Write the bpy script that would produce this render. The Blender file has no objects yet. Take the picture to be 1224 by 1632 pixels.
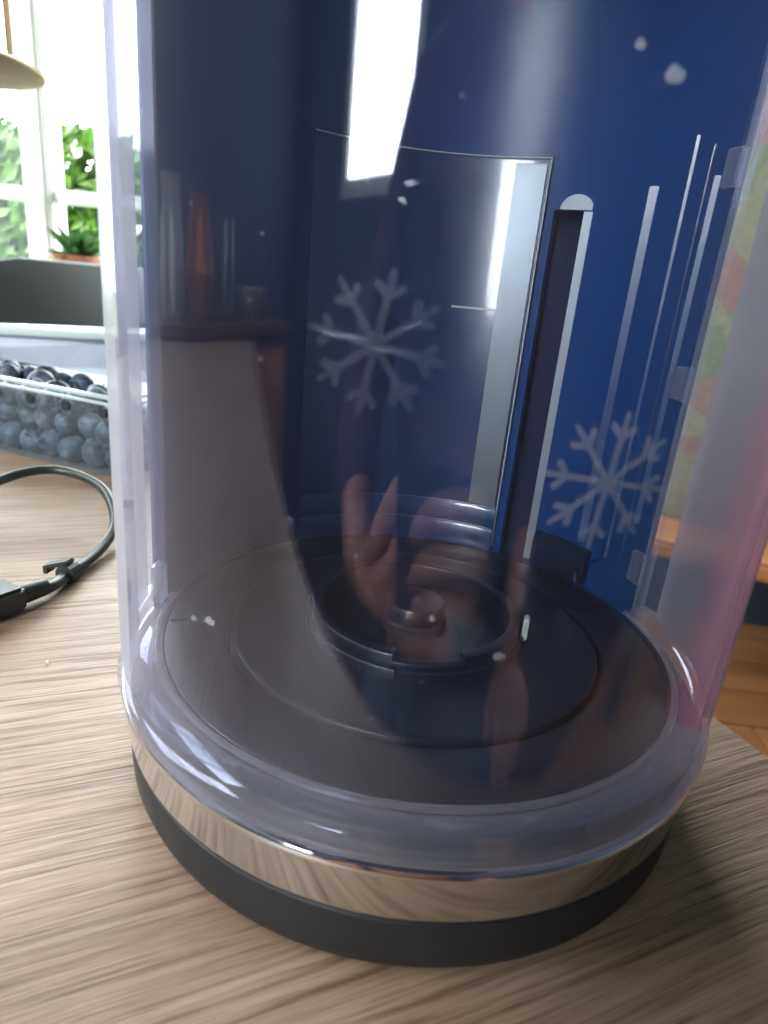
import bpy, bmesh, math, random
from mathutils import Vector, Matrix, noise
from mathutils.geometry import tessellate_polygon
random.seed(7)
R = math.radians
S = 0.7                        # the canister was measured in its own units; S brings them to metres
scene = bpy.context.scene
col = scene.collection

# ---------------------------------------------------------------- camera
cam_d = bpy.data.cameras.new("camera")
cam = bpy.data.objects.new("camera", cam_d); col.objects.link(cam); scene.camera = cam
yaw, pit, roll = R(-4.086), R(18.953), R(5.508)
Fw = Vector((math.sin(yaw)*math.cos(pit), math.cos(yaw)*math.cos(pit), -math.sin(pit)))
Rt = Vector((math.cos(yaw), -math.sin(yaw), 0)); Up = Rt.cross(Fw)
Rt2 = Rt*math.cos(roll) + Up*math.sin(roll); Up2 = -Rt*math.sin(roll) + Up*math.cos(roll)
CAM = Vector((0, -0.2061, 0.1569))*S
m = Matrix.Identity(4)
for i in range(3):
    m[i][0], m[i][1], m[i][2], m[i][3] = Rt2[i], Up2[i], -Fw[i], CAM[i]
cam.matrix_world = m
cam_d.sensor_fit = 'VERTICAL'; cam_d.sensor_height = 36; cam_d.lens = 36*1000/1632
cam_d.clip_start = 0.005; cam_d.clip_end = 200
cam_d.dof.use_dof = True; cam_d.dof.focus_distance = 0.175; cam_d.dof.aperture_fstop = 19

# ---------------------------------------------------------------- daylight outside the windows
world = bpy.data.worlds.new("World"); scene.world = world; world.use_nodes = True
bg = world.node_tree.nodes["Background"]
bg.inputs[0].default_value = (0.93, 0.97, 1.0, 1); bg.inputs[1].default_value = 15.0
world.cycles.sampling_method = 'MANUAL'; world.cycles.sample_map_resolution = 256
def portal(name, loc, rot, sx, sy, power=0):
    l = bpy.data.lights.new(name, 'AREA'); l.shape = 'RECTANGLE'; l.size = sx; l.size_y = sy
    if power: l.energy = power; l.color = (.95,.98,1.0)      # daylight falling in through the opening
    else: l.cycles.is_portal = True
    o = bpy.data.objects.new(name, l); o.location = loc; o.rotation_euler = rot; col.objects.link(o)
scene.view_settings.view_transform = 'Standard'; scene.view_settings.look = 'None'
scene.view_settings.exposure = 0.6; scene.view_settings.gamma = 1.0
scene.render.engine = 'CYCLES'
cy = scene.cycles
cy.use_denoising = True; cy.transparent_max_bounces = 32; cy.max_bounces = 9
cy.diffuse_bounces = 4; cy.glossy_bounces = 5; cy.transmission_bounces = 8
cy.caustics_reflective = False; cy.caustics_refractive = False; cy.sample_clamp_indirect = 6
cy.blur_glossy = 0.6

# ---------------------------------------------------------------- materials
def mat(name, color=(.5,.5,.5), rough=.5, metal=0, spec=.5, coat=0, emit=None):
    mt = bpy.data.materials.new(name); mt.use_nodes = True
    b = mt.node_tree.nodes["Principled BSDF"]
    b.inputs["Base Color"].default_value = (*color, 1); b.inputs["Roughness"].default_value = rough
    b.inputs["Metallic"].default_value = metal; b.inputs["Specular IOR Level"].default_value = spec
    b.inputs["Coat Weight"].default_value = coat; b.inputs["Coat Roughness"].default_value = .05
    return mt
def N(mt, typ, **kw):
    n = mt.node_tree.nodes.new(typ)
    for k, v in kw.items():
        if k.startswith('i_'):
            key = k[2:]
            n.inputs[int(key) if key.isdigit() else key].default_value = v
        else: setattr(n, k, v)
    return n
def L(mt, a, b): mt.node_tree.links.new(a, b)
def bsdf(mt): return mt.node_tree.nodes["Principled BSDF"]
def ramp(mt, fac, stops):
    n = N(mt, 'ShaderNodeValToRGB'); e = n.color_ramp.elements
    while len(e) < len(stops): e.new(.5)
    for el, (p, c) in zip(e, stops): el.position = p; el.color = (*c, 1) if len(c) == 3 else c
    L(mt, fac, n.inputs[0]); return n.outputs[0]
def noise_var(mt, c1, c2, scale, rough=(None, None), detail=4, bump=0, dist=.001, vec=None):
    tc = N(mt, 'ShaderNodeTexCoord')
    n = N(mt, 'ShaderNodeTexNoise', i_Scale=scale, i_Detail=detail)
    src = tc.outputs['Object']
    if vec:
        mp = N(mt, 'ShaderNodeMapping'); mp.inputs['Scale'].default_value = vec; L(mt, src, mp.inputs[0]); src = mp.outputs[0]
    L(mt, src, n.inputs['Vector'])
    if c1: L(mt, ramp(mt, n.outputs[0], [(.3, c1), (.7, c2)]), bsdf(mt).inputs['Base Color'])
    if rough[0] is not None:
        mr = N(mt, 'ShaderNodeMapRange', i_1=.3, i_2=.7, i_3=rough[0], i_4=rough[1]); L(mt, n.outputs[0], mr.inputs[0]); L(mt, mr.outputs[0], bsdf(mt).inputs['Roughness'])
    if bump:
        bp = N(mt, 'ShaderNodeBump', i_Strength=bump, i_Distance=dist); L(mt, n.outputs[0], bp.inputs['Height']); L(mt, bp.outputs[0], bsdf(mt).inputs['Normal'])
    return n

def clear(name, tint=(.97,.98,1), haze=.03, haze_edge=.5, power=3, rough=.015, hcol=(.82,.82,.9), f0=.04, specks=0, gmax=1.0):
    """moulded clear plastic: Schlick reflection over straight-through light plus a milky scatter that thickens at grazing angles"""
    mt = bpy.data.materials.new(name); mt.use_nodes = True; nt = mt.node_tree; nt.nodes.clear()
    out = N(mt, 'ShaderNodeOutputMaterial')
    lw = N(mt, 'ShaderNodeLayerWeight', i_Blend=.5)
    def pw(p, a, b):
        n = N(mt, 'ShaderNodeMath', operation='POWER', i_1=p); L(mt, lw.outputs['Facing'], n.inputs[0])
        q = N(mt, 'ShaderNodeMath', operation='MULTIPLY_ADD', i_1=b, i_2=a); L(mt, n.outputs[0], q.inputs[0]); q.use_clamp = True; return q.outputs[0]
    tr = N(mt, 'ShaderNodeBsdfTransparent', i_Color=(*tint, 1))
    gl = N(mt, 'ShaderNodeBsdfGlossy', i_Roughness=rough, i_Color=(.84,.85,1,1))
    df = N(mt, 'ShaderNodeBsdfDiffuse', i_Color=(*hcol, 1)); tl = N(mt, 'ShaderNodeBsdfTranslucent', i_Color=(*hcol, 1))
    hz = N(mt, 'ShaderNodeMixShader', i_0=.5); L(mt, df.outputs[0], hz.inputs[1]); L(mt, tl.outputs[0], hz.inputs[2])
    m1 = N(mt, 'ShaderNodeMixShader'); hf = pw(power, haze, haze_edge)
    if specks:
        tc = N(mt, 'ShaderNodeTexCoord')
        v = N(mt, 'ShaderNodeTexVoronoi', i_Scale=170.0); L(mt, tc.outputs['Object'], v.inputs['Vector'])
        lt = N(mt, 'ShaderNodeMath', operation='LESS_THAN', i_1=.045); L(mt, v.outputs['Distance'], lt.inputs[0])
        ns = N(mt, 'ShaderNodeTexNoise', i_Scale=22.0, i_Detail=3.0); L(mt, tc.outputs['Object'], ns.inputs['Vector'])
        mr = N(mt, 'ShaderNodeMapRange', i_1=0., i_2=1., i_3=0., i_4=.008); L(mt, ns.outputs[0], mr.inputs[0])
        a = N(mt, 'ShaderNodeMath', operation='MULTIPLY_ADD', i_1=specks); L(mt, lt.outputs[0], a.inputs[0]); L(mt, mr.outputs[0], a.inputs[2])
        ad = N(mt, 'ShaderNodeMath', operation='ADD'); ad.use_clamp = True; L(mt, hf, ad.inputs[0]); L(mt, a.outputs[0], ad.inputs[1]); hf = ad.outputs[0]
    L(mt, hf, m1.inputs[0]); L(mt, tr.outputs[0], m1.inputs[1]); L(mt, hz.outputs[0], m1.inputs[2])
    m2 = N(mt, 'ShaderNodeMixShader'); L(mt, pw(5, f0, gmax-f0), m2.inputs[0]); L(mt, m1.outputs[0], m2.inputs[1]); L(mt, gl.outputs[0], m2.inputs[2])
    L(mt, m2.outputs[0], out.inputs[0])
    return mt

M = {}
M['blue'] = mat('blue_plastic', (.004,.032,.125), .3, spec=.22)
noise_var(M['blue'], None, None, 7, (.29,.32))
M['blue_in'] = mat('blue_plastic_semigloss', (.004,.024,.085), .27, coat=.6)
M['trim'] = mat('bright_blue_trim', (.010,.036,.12), .36, coat=.35)
bsdf(M['trim']).inputs['Coat Roughness'].default_value = .22
M['navy'] = mat('dark_navy_plastic', (.004,.008,.024), .55, spec=.12)
M['plate'] = mat('satin_black_plastic', (.006,.010,.020), .33)
noise_var(M['plate'], (.0035,.006,.014), (.005,.008,.018), 60, (.28,.4), bump=.05, dist=.0002)
M['silver'] = mat('silver_metal_and_sheen', (.20,.22,.25), .46, metal=.6)  # metal of the tin; on the canister its grey paints window highlights
M['pin'] = mat('grey_clip_plastic', (.45,.47,.46), .4)
M['chrome'] = mat('chrome', (.66,.66,.67), .06, metal=1)
noise_var(M['chrome'], None, None, 40, (.04,.10))
M['rubber'] = mat('charcoal_rubber', (.012,.013,.015), .5, spec=.4)
noise_var(M['rubber'], (.010,.011,.013), (.016,.017,.020), 90, (.42,.58), bump=.06, dist=.0002)
M['gasket'] = mat('black_gasket', (.01,.01,.012), .5)
M['shell'] = clear('clear_plastic', haze=.005, haze_edge=.42, power=4.0, specks=.22, hcol=(.72,.70,.88), f0=.06, rough=.03, gmax=.6)
M['frost'] = clear('frosted_clear_plastic', tint=(.82,.81,.84), haze=.32, haze_edge=.38, power=1.6, rough=.22, hcol=(.60,.58,.62), gmax=.16)
M['rim'] = clear('milky_clear_plastic', tint=(.90,.90,.95), haze=.10, haze_edge=.36, power=2.0, rough=.035, hcol=(.66,.65,.72), f0=.07, gmax=.8)
M['flange'] = clear('clear_flange_plastic', tint=(.95,.95,.97), haze=.10, haze_edge=.5, power=2, rough=.05)
M['tab'] = clear('clear_tab_plastic', tint=(.93,.95,.97), haze=.10, haze_edge=.6, power=2, rough=.05, f0=.08)
M['print'] = clear('white_snowflake_print', tint=(1,1,1), haze=.20, haze_edge=.1, power=2, rough=.3, hcol=(.62,.60,.66), f0=.01)
M['faint_print'] = clear('faint_snowflake_print', tint=(1,1,1), haze=.022, haze_edge=.1, power=2, rough=.3, hcol=(.62,.60,.66), f0=.01)  # fainter copy of the print, for the centre snowflake
M['spot'] = clear('dried_water_spot', tint=(1,1,1), haze=.22, haze_edge=.2, power=2, rough=.3, f0=.02)
M['glass'] = clear('window_glass', tint=(.97,.99,.98), haze=.0, haze_edge=0, rough=.0, f0=.006, gmax=.6)
M['punnet'] = clear('clear_punnet_plastic', tint=(.93,.96,.97), haze=.03, haze_edge=.15, power=2, rough=.06, hcol=(.55,.66,.72), f0=.035, gmax=.35)
M['punnet_lid'] = clear('smoky_lid_plastic', tint=(.45,.50,.52), haze=.16, haze_edge=.15, power=2, rough=.2, hcol=(.22,.27,.29), f0=.03, gmax=.1)
M['punnet_rim'] = clear('punnet_rim_plastic', tint=(.7,.8,.78), haze=.45, haze_edge=.3, power=1, rough=.08, hcol=(.85,.88,.86), f0=.12)
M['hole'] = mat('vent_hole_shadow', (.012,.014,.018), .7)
M['white'] = mat('white_paint', (.62,.62,.60), .4)
M['wall'] = mat('wall_paint', (.055,.085,.135), .8); noise_var(M['wall'], (.052,.080,.128), (.058,.090,.142), 60)
M['ceil'] = mat('ceiling_paint', (.50,.49,.47), .9)
M['cable'] = mat('cable_rubber', (.020,.024,.024), .38)
M['chair'] = mat('charcoal_felt', (.028,.031,.031), .85); noise_var(M['chair'], (.024,.027,.027), (.033,.036,.036), 400, bump=.3, dist=.0006)
M['lawn'] = mat('lawn', (.09,.16,.03), .9); noise_var(M['lawn'], (.06,.12,.02), (.13,.2,.04), 8)
M['bark'] = mat('bark', (.10,.07,.045), .9)
M['lantern_wood'] = mat('lantern_wood', (.30,.17,.09), .5); noise_var(M['lantern_wood'], (.24,.13,.06), (.38,.22,.12), 9, vec=(1,1,.15))
M['brownwood'] = mat('dark_brown_wood', (.10,.045,.02), .4); noise_var(M['brownwood'], (.07,.03,.014), (.14,.065,.03), 8, vec=(1,1,.1))
M['orangewood'] = mat('orange_brown_wood', (.42,.17,.06), .4); noise_var(M['orangewood'], (.34,.13,.045), (.50,.22,.085), 10, vec=(.2,1,1))
M['skin'] = mat('skin', (.36,.17,.12), .5); bsdf(M['skin']).inputs['Subsurface Weight'].default_value = .0
noise_var(M['skin'], (.30,.13,.09), (.42,.20,.14), 40, (.4,.6))
M['shirt'] = mat('plum_knit', (.04,.022,.055), .85); noise_var(M['shirt'], (.034,.018,.046), (.05,.028,.066), 120, bump=.3, dist=.001)
M['trousers'] = mat('denim', (.03,.045,.08), .85)
M['hair'] = mat('brown_hair', (.05,.03,.02), .6); noise_var(M['hair'], (.035,.02,.013), (.08,.05,.03), 60, vec=(6,6,1))
M['phone'] = mat('phone_back', (.03,.022,.055), .15, coat=1)
M['lens'] = mat('camera_glass', (.004,.004,.006), .03)
M['pink'] = mat('pink_cotton', (.27,.03,.055), .8); noise_var(M['pink'], (.24,.025,.045), (.31,.04,.07), 50, bump=.3, dist=.001)
M['pot'] = mat('terracotta', (.42,.16,.08), .8)

def leafmat(name, a, b, c):
    mt = mat(name, b, .5)
    oi = N(mt, 'ShaderNodeTexCoord'); n = N(mt, 'ShaderNodeTexNoise', i_Scale=9.0, i_Detail=5.0); L(mt, oi.outputs['Object'], n.inputs['Vector'])
    cr = ramp(mt, n.outputs[0], [(.3, a), (.5, b), (.7, c)]); L(mt, cr, bsdf(mt).inputs['Base Color'])
    nt = mt.node_tree; out = nt.nodes['Material Output']
    tl = N(mt, 'ShaderNodeBsdfTranslucent'); L(mt, cr, tl.inputs[0])
    mx = N(mt, 'ShaderNodeMixShader', i_0=.45); L(mt, bsdf(mt).outputs[0], mx.inputs[1]); L(mt, tl.outputs[0], mx.inputs[2]); L(mt, mx.outputs[0], out.inputs[0])
    return mt
M['leaf'] = leafmat('bush_leaves', (.018,.050,.008), (.045,.105,.012), (.10,.17,.025))
M['leaf_dark'] = leafmat('sill_leaves', (.02,.06,.015), (.03,.09,.02), (.06,.13,.03))
M['petal'] = mat('pale_petals', (.8,.74,.72), .6)

def wood_table():
    mt = mat('oak_laminate', (.36,.27,.19), .42); nt = mt.node_tree; b = bsdf(mt)
    tc = N(mt, 'ShaderNodeTexCoord')
    warp = N(mt, 'ShaderNodeTexNoise', i_Scale=7.0, i_Detail=2.0); mpw = N(mt, 'ShaderNodeMapping'); mpw.inputs['Scale'].default_value = (.5, 1, 1)
    L(mt, tc.outputs['Object'], mpw.inputs[0]); L(mt, mpw.outputs[0], warp.inputs['Vector'])
    off = N(mt, 'ShaderNodeVectorMath', operation='MULTIPLY_ADD'); off.inputs[1].default_value = (.0, .016, 0)
    L(mt, warp.outputs['Color'], off.inputs[0]); L(mt, tc.outputs['Object'], off.inputs[2])
    def nz(vec, scale, det, ro=.6):
        mp = N(mt, 'ShaderNodeMapping'); mp.inputs['Scale'].default_value = vec; L(mt, off.outputs[0], mp.inputs[0])
        n = N(mt, 'ShaderNodeTexNoise', i_Scale=scale, i_Detail=det, i_Roughness=ro); L(mt, mp.outputs[0], n.inputs['Vector']); return n.outputs[0]
    broad = nz((1.6, 22, 1), 1.6, 4)
    grain = nz((20, 560, 1), 1.0, 5, .6)
    fine = nz((55, 1700, 1), 1.0, 3, .6)
    patch = nz((3, 5, 1), 2.0, 3)
    c1 = ramp(mt, broad, [(.28, (.190,.120,.082)), (.5, (.305,.212,.155)), (.72, (.375,.280,.212))])
    c2 = ramp(mt, grain, [(.34, (.46,.40,.36)), (.48, (.95,.93,.92)), (.68, (1.12,1.11,1.10))])
    c3 = ramp(mt, fine, [(.32, (.70,.67,.64)), (.52, (1,1,1)), (.8, (1.08,1.07,1.05))])
    c4 = ramp(mt, patch, [(.3, (.90,.86,.83)), (.7, (1.06,1.07,1.06))])
    cur = c1
    for c in (c2, c3, c4):
        mx = N(mt, 'ShaderNodeMix', data_type='RGBA', blend_type='MULTIPLY'); mx.inputs[0].default_value = 1
        L(mt, cur, mx.inputs[6]); L(mt, c, mx.inputs[7]); cur = mx.outputs[2]
    L(mt, cur, b.inputs['Base Color'])
    ad = N(mt, 'ShaderNodeMath', operation='MULTIPLY_ADD', i_1=.5); L(mt, fine, ad.inputs[0]); L(mt, grain, ad.inputs[2])
    bp = N(mt, 'ShaderNodeBump', i_Strength=.7, i_Distance=.0005); L(mt, ad.outputs[0], bp.inputs['Height']); L(mt, bp.outputs[0], b.inputs['Normal'])
    mr = N(mt, 'ShaderNodeMapRange', i_1=.3, i_2=.7, i_3=.52, i_4=.36); L(mt, grain, mr.inputs[0]); L(mt, mr.outputs[0], b.inputs['Roughness'])
    return mt
M['table'] = wood_table()

def berrymat():
    mt = mat('blueberry_skin', (.05,.07,.12), .5); tc = N(mt, 'ShaderNodeTexCoord'); oi = N(mt, 'ShaderNodeObjectInfo')
    ad = N(mt, 'ShaderNodeVectorMath', operation='ADD'); L(mt, tc.outputs['Object'], ad.inputs[0]); L(mt, oi.outputs['Location'], ad.inputs[1])
    n = N(mt, 'ShaderNodeTexNoise', i_Scale=160.0, i_Detail=4.0); L(mt, ad.outputs[0], n.inputs['Vector'])
    L(mt, ramp(mt, n.outputs[0], [(.3, (.010,.015,.032)), (.52, (.05,.07,.11)), (.72, (.19,.24,.31))]), bsdf(mt).inputs['Base Color'])
    return mt
M['berry'] = berrymat(); M['crown'] = mat('berry_crown', (.02,.022,.035), .8)

def fabric():
    mt = mat('printed_cotton', (.4,.4,.2), .85); tc = N(mt, 'ShaderNodeTexCoord')
    v = N(mt, 'ShaderNodeTexVoronoi', i_Scale=13.0); L(mt, tc.outputs['Object'], v.inputs['Vector'])
    sep = N(mt, 'ShaderNodeSeparateColor'); L(mt, v.outputs['Color'], sep.inputs[0])
    c = ramp(mt, sep.outputs[0], [(0, (.25,.23,.12)), (.35, (.17,.20,.10)), (.55, (.26,.14,.10)), (.72, (.27,.25,.15)), (.92, (.27,.17,.12))])
    e = c.node.color_ramp; e.interpolation = 'CONSTANT'
    n = N(mt, 'ShaderNodeTexNoise', i_Scale=60.0, i_Detail=3.0); L(mt, tc.outputs['Object'], n.inputs['Vector'])
    mx = N(mt, 'ShaderNodeMix', data_type='RGBA', blend_type='MULTIPLY'); mx.inputs[0].default_value = .6
    L(mt, c, mx.inputs[6]); L(mt, ramp(mt, n.outputs[0], [(.3, (.6,.6,.6)), (.6, (1,1,1))]), mx.inputs[7]); L(mt, mx.outputs[2], bsdf(mt).inputs['Base Color'])
    return mt
M['fabric'] = fabric()

# ---------------------------------------------------------------- helpers
def link(name, bm, mt, parent=None, smooth=True, kind=None, autosmooth=40):
    me = bpy.data.meshes.new(name); bmesh.ops.recalc_face_normals(bm, faces=bm.faces); bm.to_mesh(me); bm.free()
    o = bpy.data.objects.new(name, me); col.objects.link(o)
    if isinstance(mt, (list, tuple)):
        for x in mt: me.materials.append(x)
    else: me.materials.append(mt)
    if smooth:
        for p in me.polygons: p.use_smooth = True
        me.set_sharp_from_angle(angle=R(autosmooth))
    if parent: o.parent = parent
    if kind: o['kind'] = kind
    return o
def empty(name, label, cat, loc=(0,0,0), rz=0, group=None):
    o = bpy.data.objects.new(name, None); col.objects.link(o); o.location = loc; o.rotation_euler = (0,0,rz); o.empty_display_size = .02
    o['label'] = label; o['category'] = cat
    if group: o['group'] = group
    return o
def tag(o, label, cat, group=None):
    o['label'] = label; o['category'] = cat
    if group: o['group'] = group
    return o
def box(bm, c, s, rot=None, bev=0):
    r = bmesh.ops.create_cube(bm, size=1); vs = r['verts']
    bmesh.ops.scale(bm, vec=s, verts=vs)
    if bev:
        es = list({e for v in vs for e in v.link_edges}); rr = bmesh.ops.bevel(bm, geom=es, offset=bev, segments=2, affect='EDGES'); vs = list({v for f in rr['faces'] for v in f.verts} | {v for v in vs if v.is_valid})
    if rot is not None: bmesh.ops.rotate(bm, cent=(0,0,0), matrix=rot, verts=vs)
    bmesh.ops.translate(bm, vec=c, verts=vs)
    return vs
def lathe(bm, prof, a0=0, a1=360, n=144, cx=0, cy=0, close_prof=False, caps=True, s=S):
    """prof: list of (r,z). full turn when a1-a0==360"""
    full = abs(a1-a0-360) < 1e-6
    k = n if full else n+1; rings = []
    for i in range(k):
        a = R(a0 + (a1-a0)*i/n); ca, sa = math.cos(a), math.sin(a)
        rings.append([bm.verts.new(((cx+r*ca)*s, (cy+r*sa)*s, z*s)) for r, z in prof])
    P = len(prof)
    for i in range(n):
        A, B = rings[i], rings[(i+1) % k]
        for j in range(P if close_prof else P-1):
            q = (A[j], B[j], B[(j+1) % P], A[(j+1) % P])
            try: bm.faces.new(q)
            except ValueError: pass
    if close_prof and caps and not full:
        bm.faces.new(rings[0]); bm.faces.new(rings[-1][::-1])
    bmesh.ops.remove_doubles(bm, verts=bm.verts, dist=1e-7)
def rrect(r0, r1, z0, z1, b, seg=3):
    """closed rounded-rectangle profile"""
    out = []
    for (cx, cz, a) in ((r1-b, z0+b, -90), (r1-b, z1-b, 0), (r0+b, z1-b, 90), (r0+b, z0+b, 180)):
        for i in range(seg+1):
            t = R(a + 90*i/seg); out.append((cx+b*math.cos(t), cz+b*math.sin(t)))
    return out
def tube(bm, pts, rad, n=10, caps=True):
    pts = [Vector(p) for p in pts]; rings = []; up = Vector((0,0,1))
    for i, p in enumerate(pts):
        t = (pts[min(i+1, len(pts)-1)] - pts[max(i-1, 0)]).normalized()
        if abs(t.dot(up)) > .95: up = Vector((0,1,0)) if abs(t.y) < .9 else Vector((1,0,0))
        a = t.cross(up).normalized(); b = a.cross(t)
        r = rad[i] if isinstance(rad, (list, tuple)) else rad
        rings.append([bm.verts.new(p + (a*math.cos(2*math.pi*k/n) + b*math.sin(2*math.pi*k/n))*r) for k in range(n)])
    for A, B in zip(rings, rings[1:]):
        for k in range(n): bm.faces.new((A[k], A[(k+1) % n], B[(k+1) % n], B[k]))
    if caps: bm.faces.new(rings[0][::-1]); bm.faces.new(rings[-1])
def smoothpath(pts, sub=8):
    pts = [Vector(p) for p in pts]; out = []
    for i in range(len(pts)-1):
        p0 = pts[max(i-1,0)]; p1 = pts[i]; p2 = pts[i+1]; p3 = pts[min(i+2, len(pts)-1)]
        for k in range(sub):
            t = k/sub
            out.append(.5*((2*p1) + (p2-p0)*t + (2*p0-5*p1+4*p2-p3)*t*t + (3*p1-p0-3*p2+p3)*t*t*t))
    out.append(pts[-1]); return out
def cylp(r, deg, z): return Vector((r*math.cos(R(deg))*S, r*math.sin(R(deg))*S, z*S))

# ================================================================ SETTING: the room
FZ, CZ, BY, FY, LX, RX = -.75, 2.0, 1.7, -1.7, -1.6, 1.7
WZ0, WZ1 = .04, 1.35
# floor: planks, each its own piece
bm = bmesh.new(); box(bm, (0, 0, FZ-.06), (LX*-1+RX+.5, BY-FY+.5, .1)); floor = link('floor', bm, M['brownwood'], kind='structure', smooth=False)
bm = bmesh.new(); box(bm, (0,0,0), (1.196, .146, .012), bev=.002); p0 = link('plank', bm, M['orangewood'], floor, smooth=False)
cnt = 0
for j in range(32):
    for i in range(5):
        x = LX + (i - (j % 3)/3)*1.2 + .6; y = FY + .075 + j*.15
        if not (-.2 < x < 1.7 and -.6 < y < 1.7): continue
        o = p0 if cnt == 0 else p0.copy()
        if cnt: col.objects.link(o)
        o.location = (x, y, FZ-.004); cnt += 1
def wall_y(name, y, t, openings):
    """wall in the xz plane with rectangular openings [(x0,x1,z0,z1)]"""
    bm = bmesh.new(); xs = LX
    for (x0, x1, z0, z1) in sorted(openings):
        box(bm, ((xs+x0)/2, y, (FZ+CZ)/2), (x0-xs, t, CZ-FZ))
        box(bm, ((x0+x1)/2, y, (FZ+z0)/2), (x1-x0, t, z0-FZ)); box(bm, ((x0+x1)/2, y, (z1+CZ)/2), (x1-x0, t, CZ-z1)); xs = x1
    box(bm, ((xs+RX)/2, y, (FZ+CZ)/2), (RX-xs, t, CZ-FZ))
    return link(name, bm, M['wall'], kind='structure', smooth=False)
backop = (-1.50, .15, WZ0, WZ1); frontop = (-1.08, -.42, .36, 1.5)
wall_y('back_wall', BY+.06, .12, [backop]); wall_y('front_wall', FY-.06, .12, [frontop])
bm = bmesh.new()
leftop = (.95, 1.62, -.12, 1.55); highop = (-.95, .75, 1.05, 1.90)
ys = FY
for (y0, y1, z0, z1) in (highop, leftop):
    box(bm, (LX-.06, (ys+y0)/2, (FZ+CZ)/2), (.12, y0-ys, CZ-FZ)); box(bm, (LX-.06, (y0+y1)/2, (FZ+z0)/2), (.12, y1-y0, z0-FZ)); box(bm, (LX-.06, (y0+y1)/2, (CZ+z1)/2), (.12, y1-y0, CZ-z1)); ys = y1
box(bm, (LX-.06, (ys+BY)/2, (FZ+CZ)/2), (.12, BY-ys, CZ-FZ))
link('left_wall', bm, M['wall'], kind='structure', smooth=False)
bm = bmesh.new(); box(bm, (RX+.06, (FY+BY)/2, (FZ+CZ)/2), (.12, BY-FY+.24, CZ-FZ)); link('right_wall', bm, M['wall'], kind='structure', smooth=False)
bm = bmesh.new(); box(bm, ((LX+RX)/2, (FY+BY)/2, CZ+.05), (RX-LX+.24, BY-FY+.24, .1)); link('ceiling', bm, M['ceil'], kind='structure', smooth=False)

def window(label, origin, rz, w, z0, z1, mullions, transoms, t=.06, sill=True):
    """local x along the wall; opening width w"""
    o = empty('window', label, 'window', origin, rz)
    h = z1-z0; fw = .05
    for (cx, cz, sx, sz) in ((w/2, z0+fw/2, w-2*fw, fw), (w/2, z1-fw/2, w-2*fw, fw), (fw/2, (z0+z1)/2, fw, h), (w-fw/2, (z0+z1)/2, fw, h)):
        bm = bmesh.new(); box(bm, (cx, 0, cz), (sx, t, sz), bev=.004); link('frame_bar', bm, M['white'], o, smooth=False)
    for (mx, mw) in mullions:
        bm = bmesh.new(); box(bm, (mx, 0, (z0+z1)/2), (mw, t*1.3, h-2*fw-.002), bev=.006); box(bm, (mx+mw*.12, -t*.8, (z0+z1)/2), (mw*.35, t*.4, h-2*fw-.01), bev=.004)
        link('mullion', bm, M['white'], o, smooth=False)
    for (x0, x1, tz) in transoms:
        bm = bmesh.new(); box(bm, ((x0+x1)/2, 0, tz), (x1-x0, t*.9, .035), bev=.004); link('glazing_bar', bm, M['white'], o, smooth=False)
    bm = bmesh.new(); box(bm, (w/2, t*.1, (z0+z1)/2), (w-2*fw+.01, .005, h-2*fw+.01)); link('pane', bm, M['glass'], o, smooth=False)
    if sill:
        bm = bmesh.new(); box(bm, (w/2, -.1, z0-.022), (w+.08, .22, .034), bev=.006); link('sill', bm, M['white'], o, smooth=False)
    return o
# azimuths of the visible mullion in the photograph put it at x = -1.61 on the back wall
window('white wooden window with thick mullion facing the sunny green garden', (backop[0], BY+.03, 0), 0, backop[1]-backop[0], WZ0, WZ1, [(.315, .08), (.86, .07)], [(.357, .823, .29), (.897, 1.598, .29), (.052, .273, .29)])
window('white window behind the photographer reflected in the clear front', (frontop[0], FY-.03, 0), 0, frontop[1]-frontop[0], frontop[2], frontop[3], [(.62, .05)], [])
window('narrow white side window in the left wall beyond the chair', (LX-.03, leftop[1], 0), R(-90), leftop[1]-leftop[0], leftop[2], leftop[3], [], [])
window('unseen high white window added in the left wall to light the table', (LX-.03, highop[1], 0), R(-90), highop[1]-highop[0], highop[2], highop[3], [(.55, .06), (1.12, .06)], [])  # unseen opening, added so more daylight reaches the table
portal('added_window_daylight_high', (LX-.13, (highop[0]+highop[1])/2, (highop[2]+highop[3])/2), (R(90), 0, R(-90)), highop[1]-highop[0], highop[3]-highop[2])  # sampling portal of the added high window
portal('window_daylight_back', ((backop[0]+backop[1])/2, BY+.13, (WZ0+WZ1)/2), (R(-90), 0, 0), backop[1]-backop[0], WZ1-WZ0)
portal('window_daylight_front', ((frontop[0]+frontop[1])/2, FY-.13, (frontop[2]+frontop[3])/2), (R(90), 0, 0), frontop[1]-frontop[0], frontop[3]-frontop[2], 30)
portal('window_daylight_left', (LX-.13, (leftop[0]+leftop[1])/2, (leftop[2]+leftop[3])/2), (R(90), 0, R(-90)), leftop[1]-leftop[0], leftop[3]-leftop[2])

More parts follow.
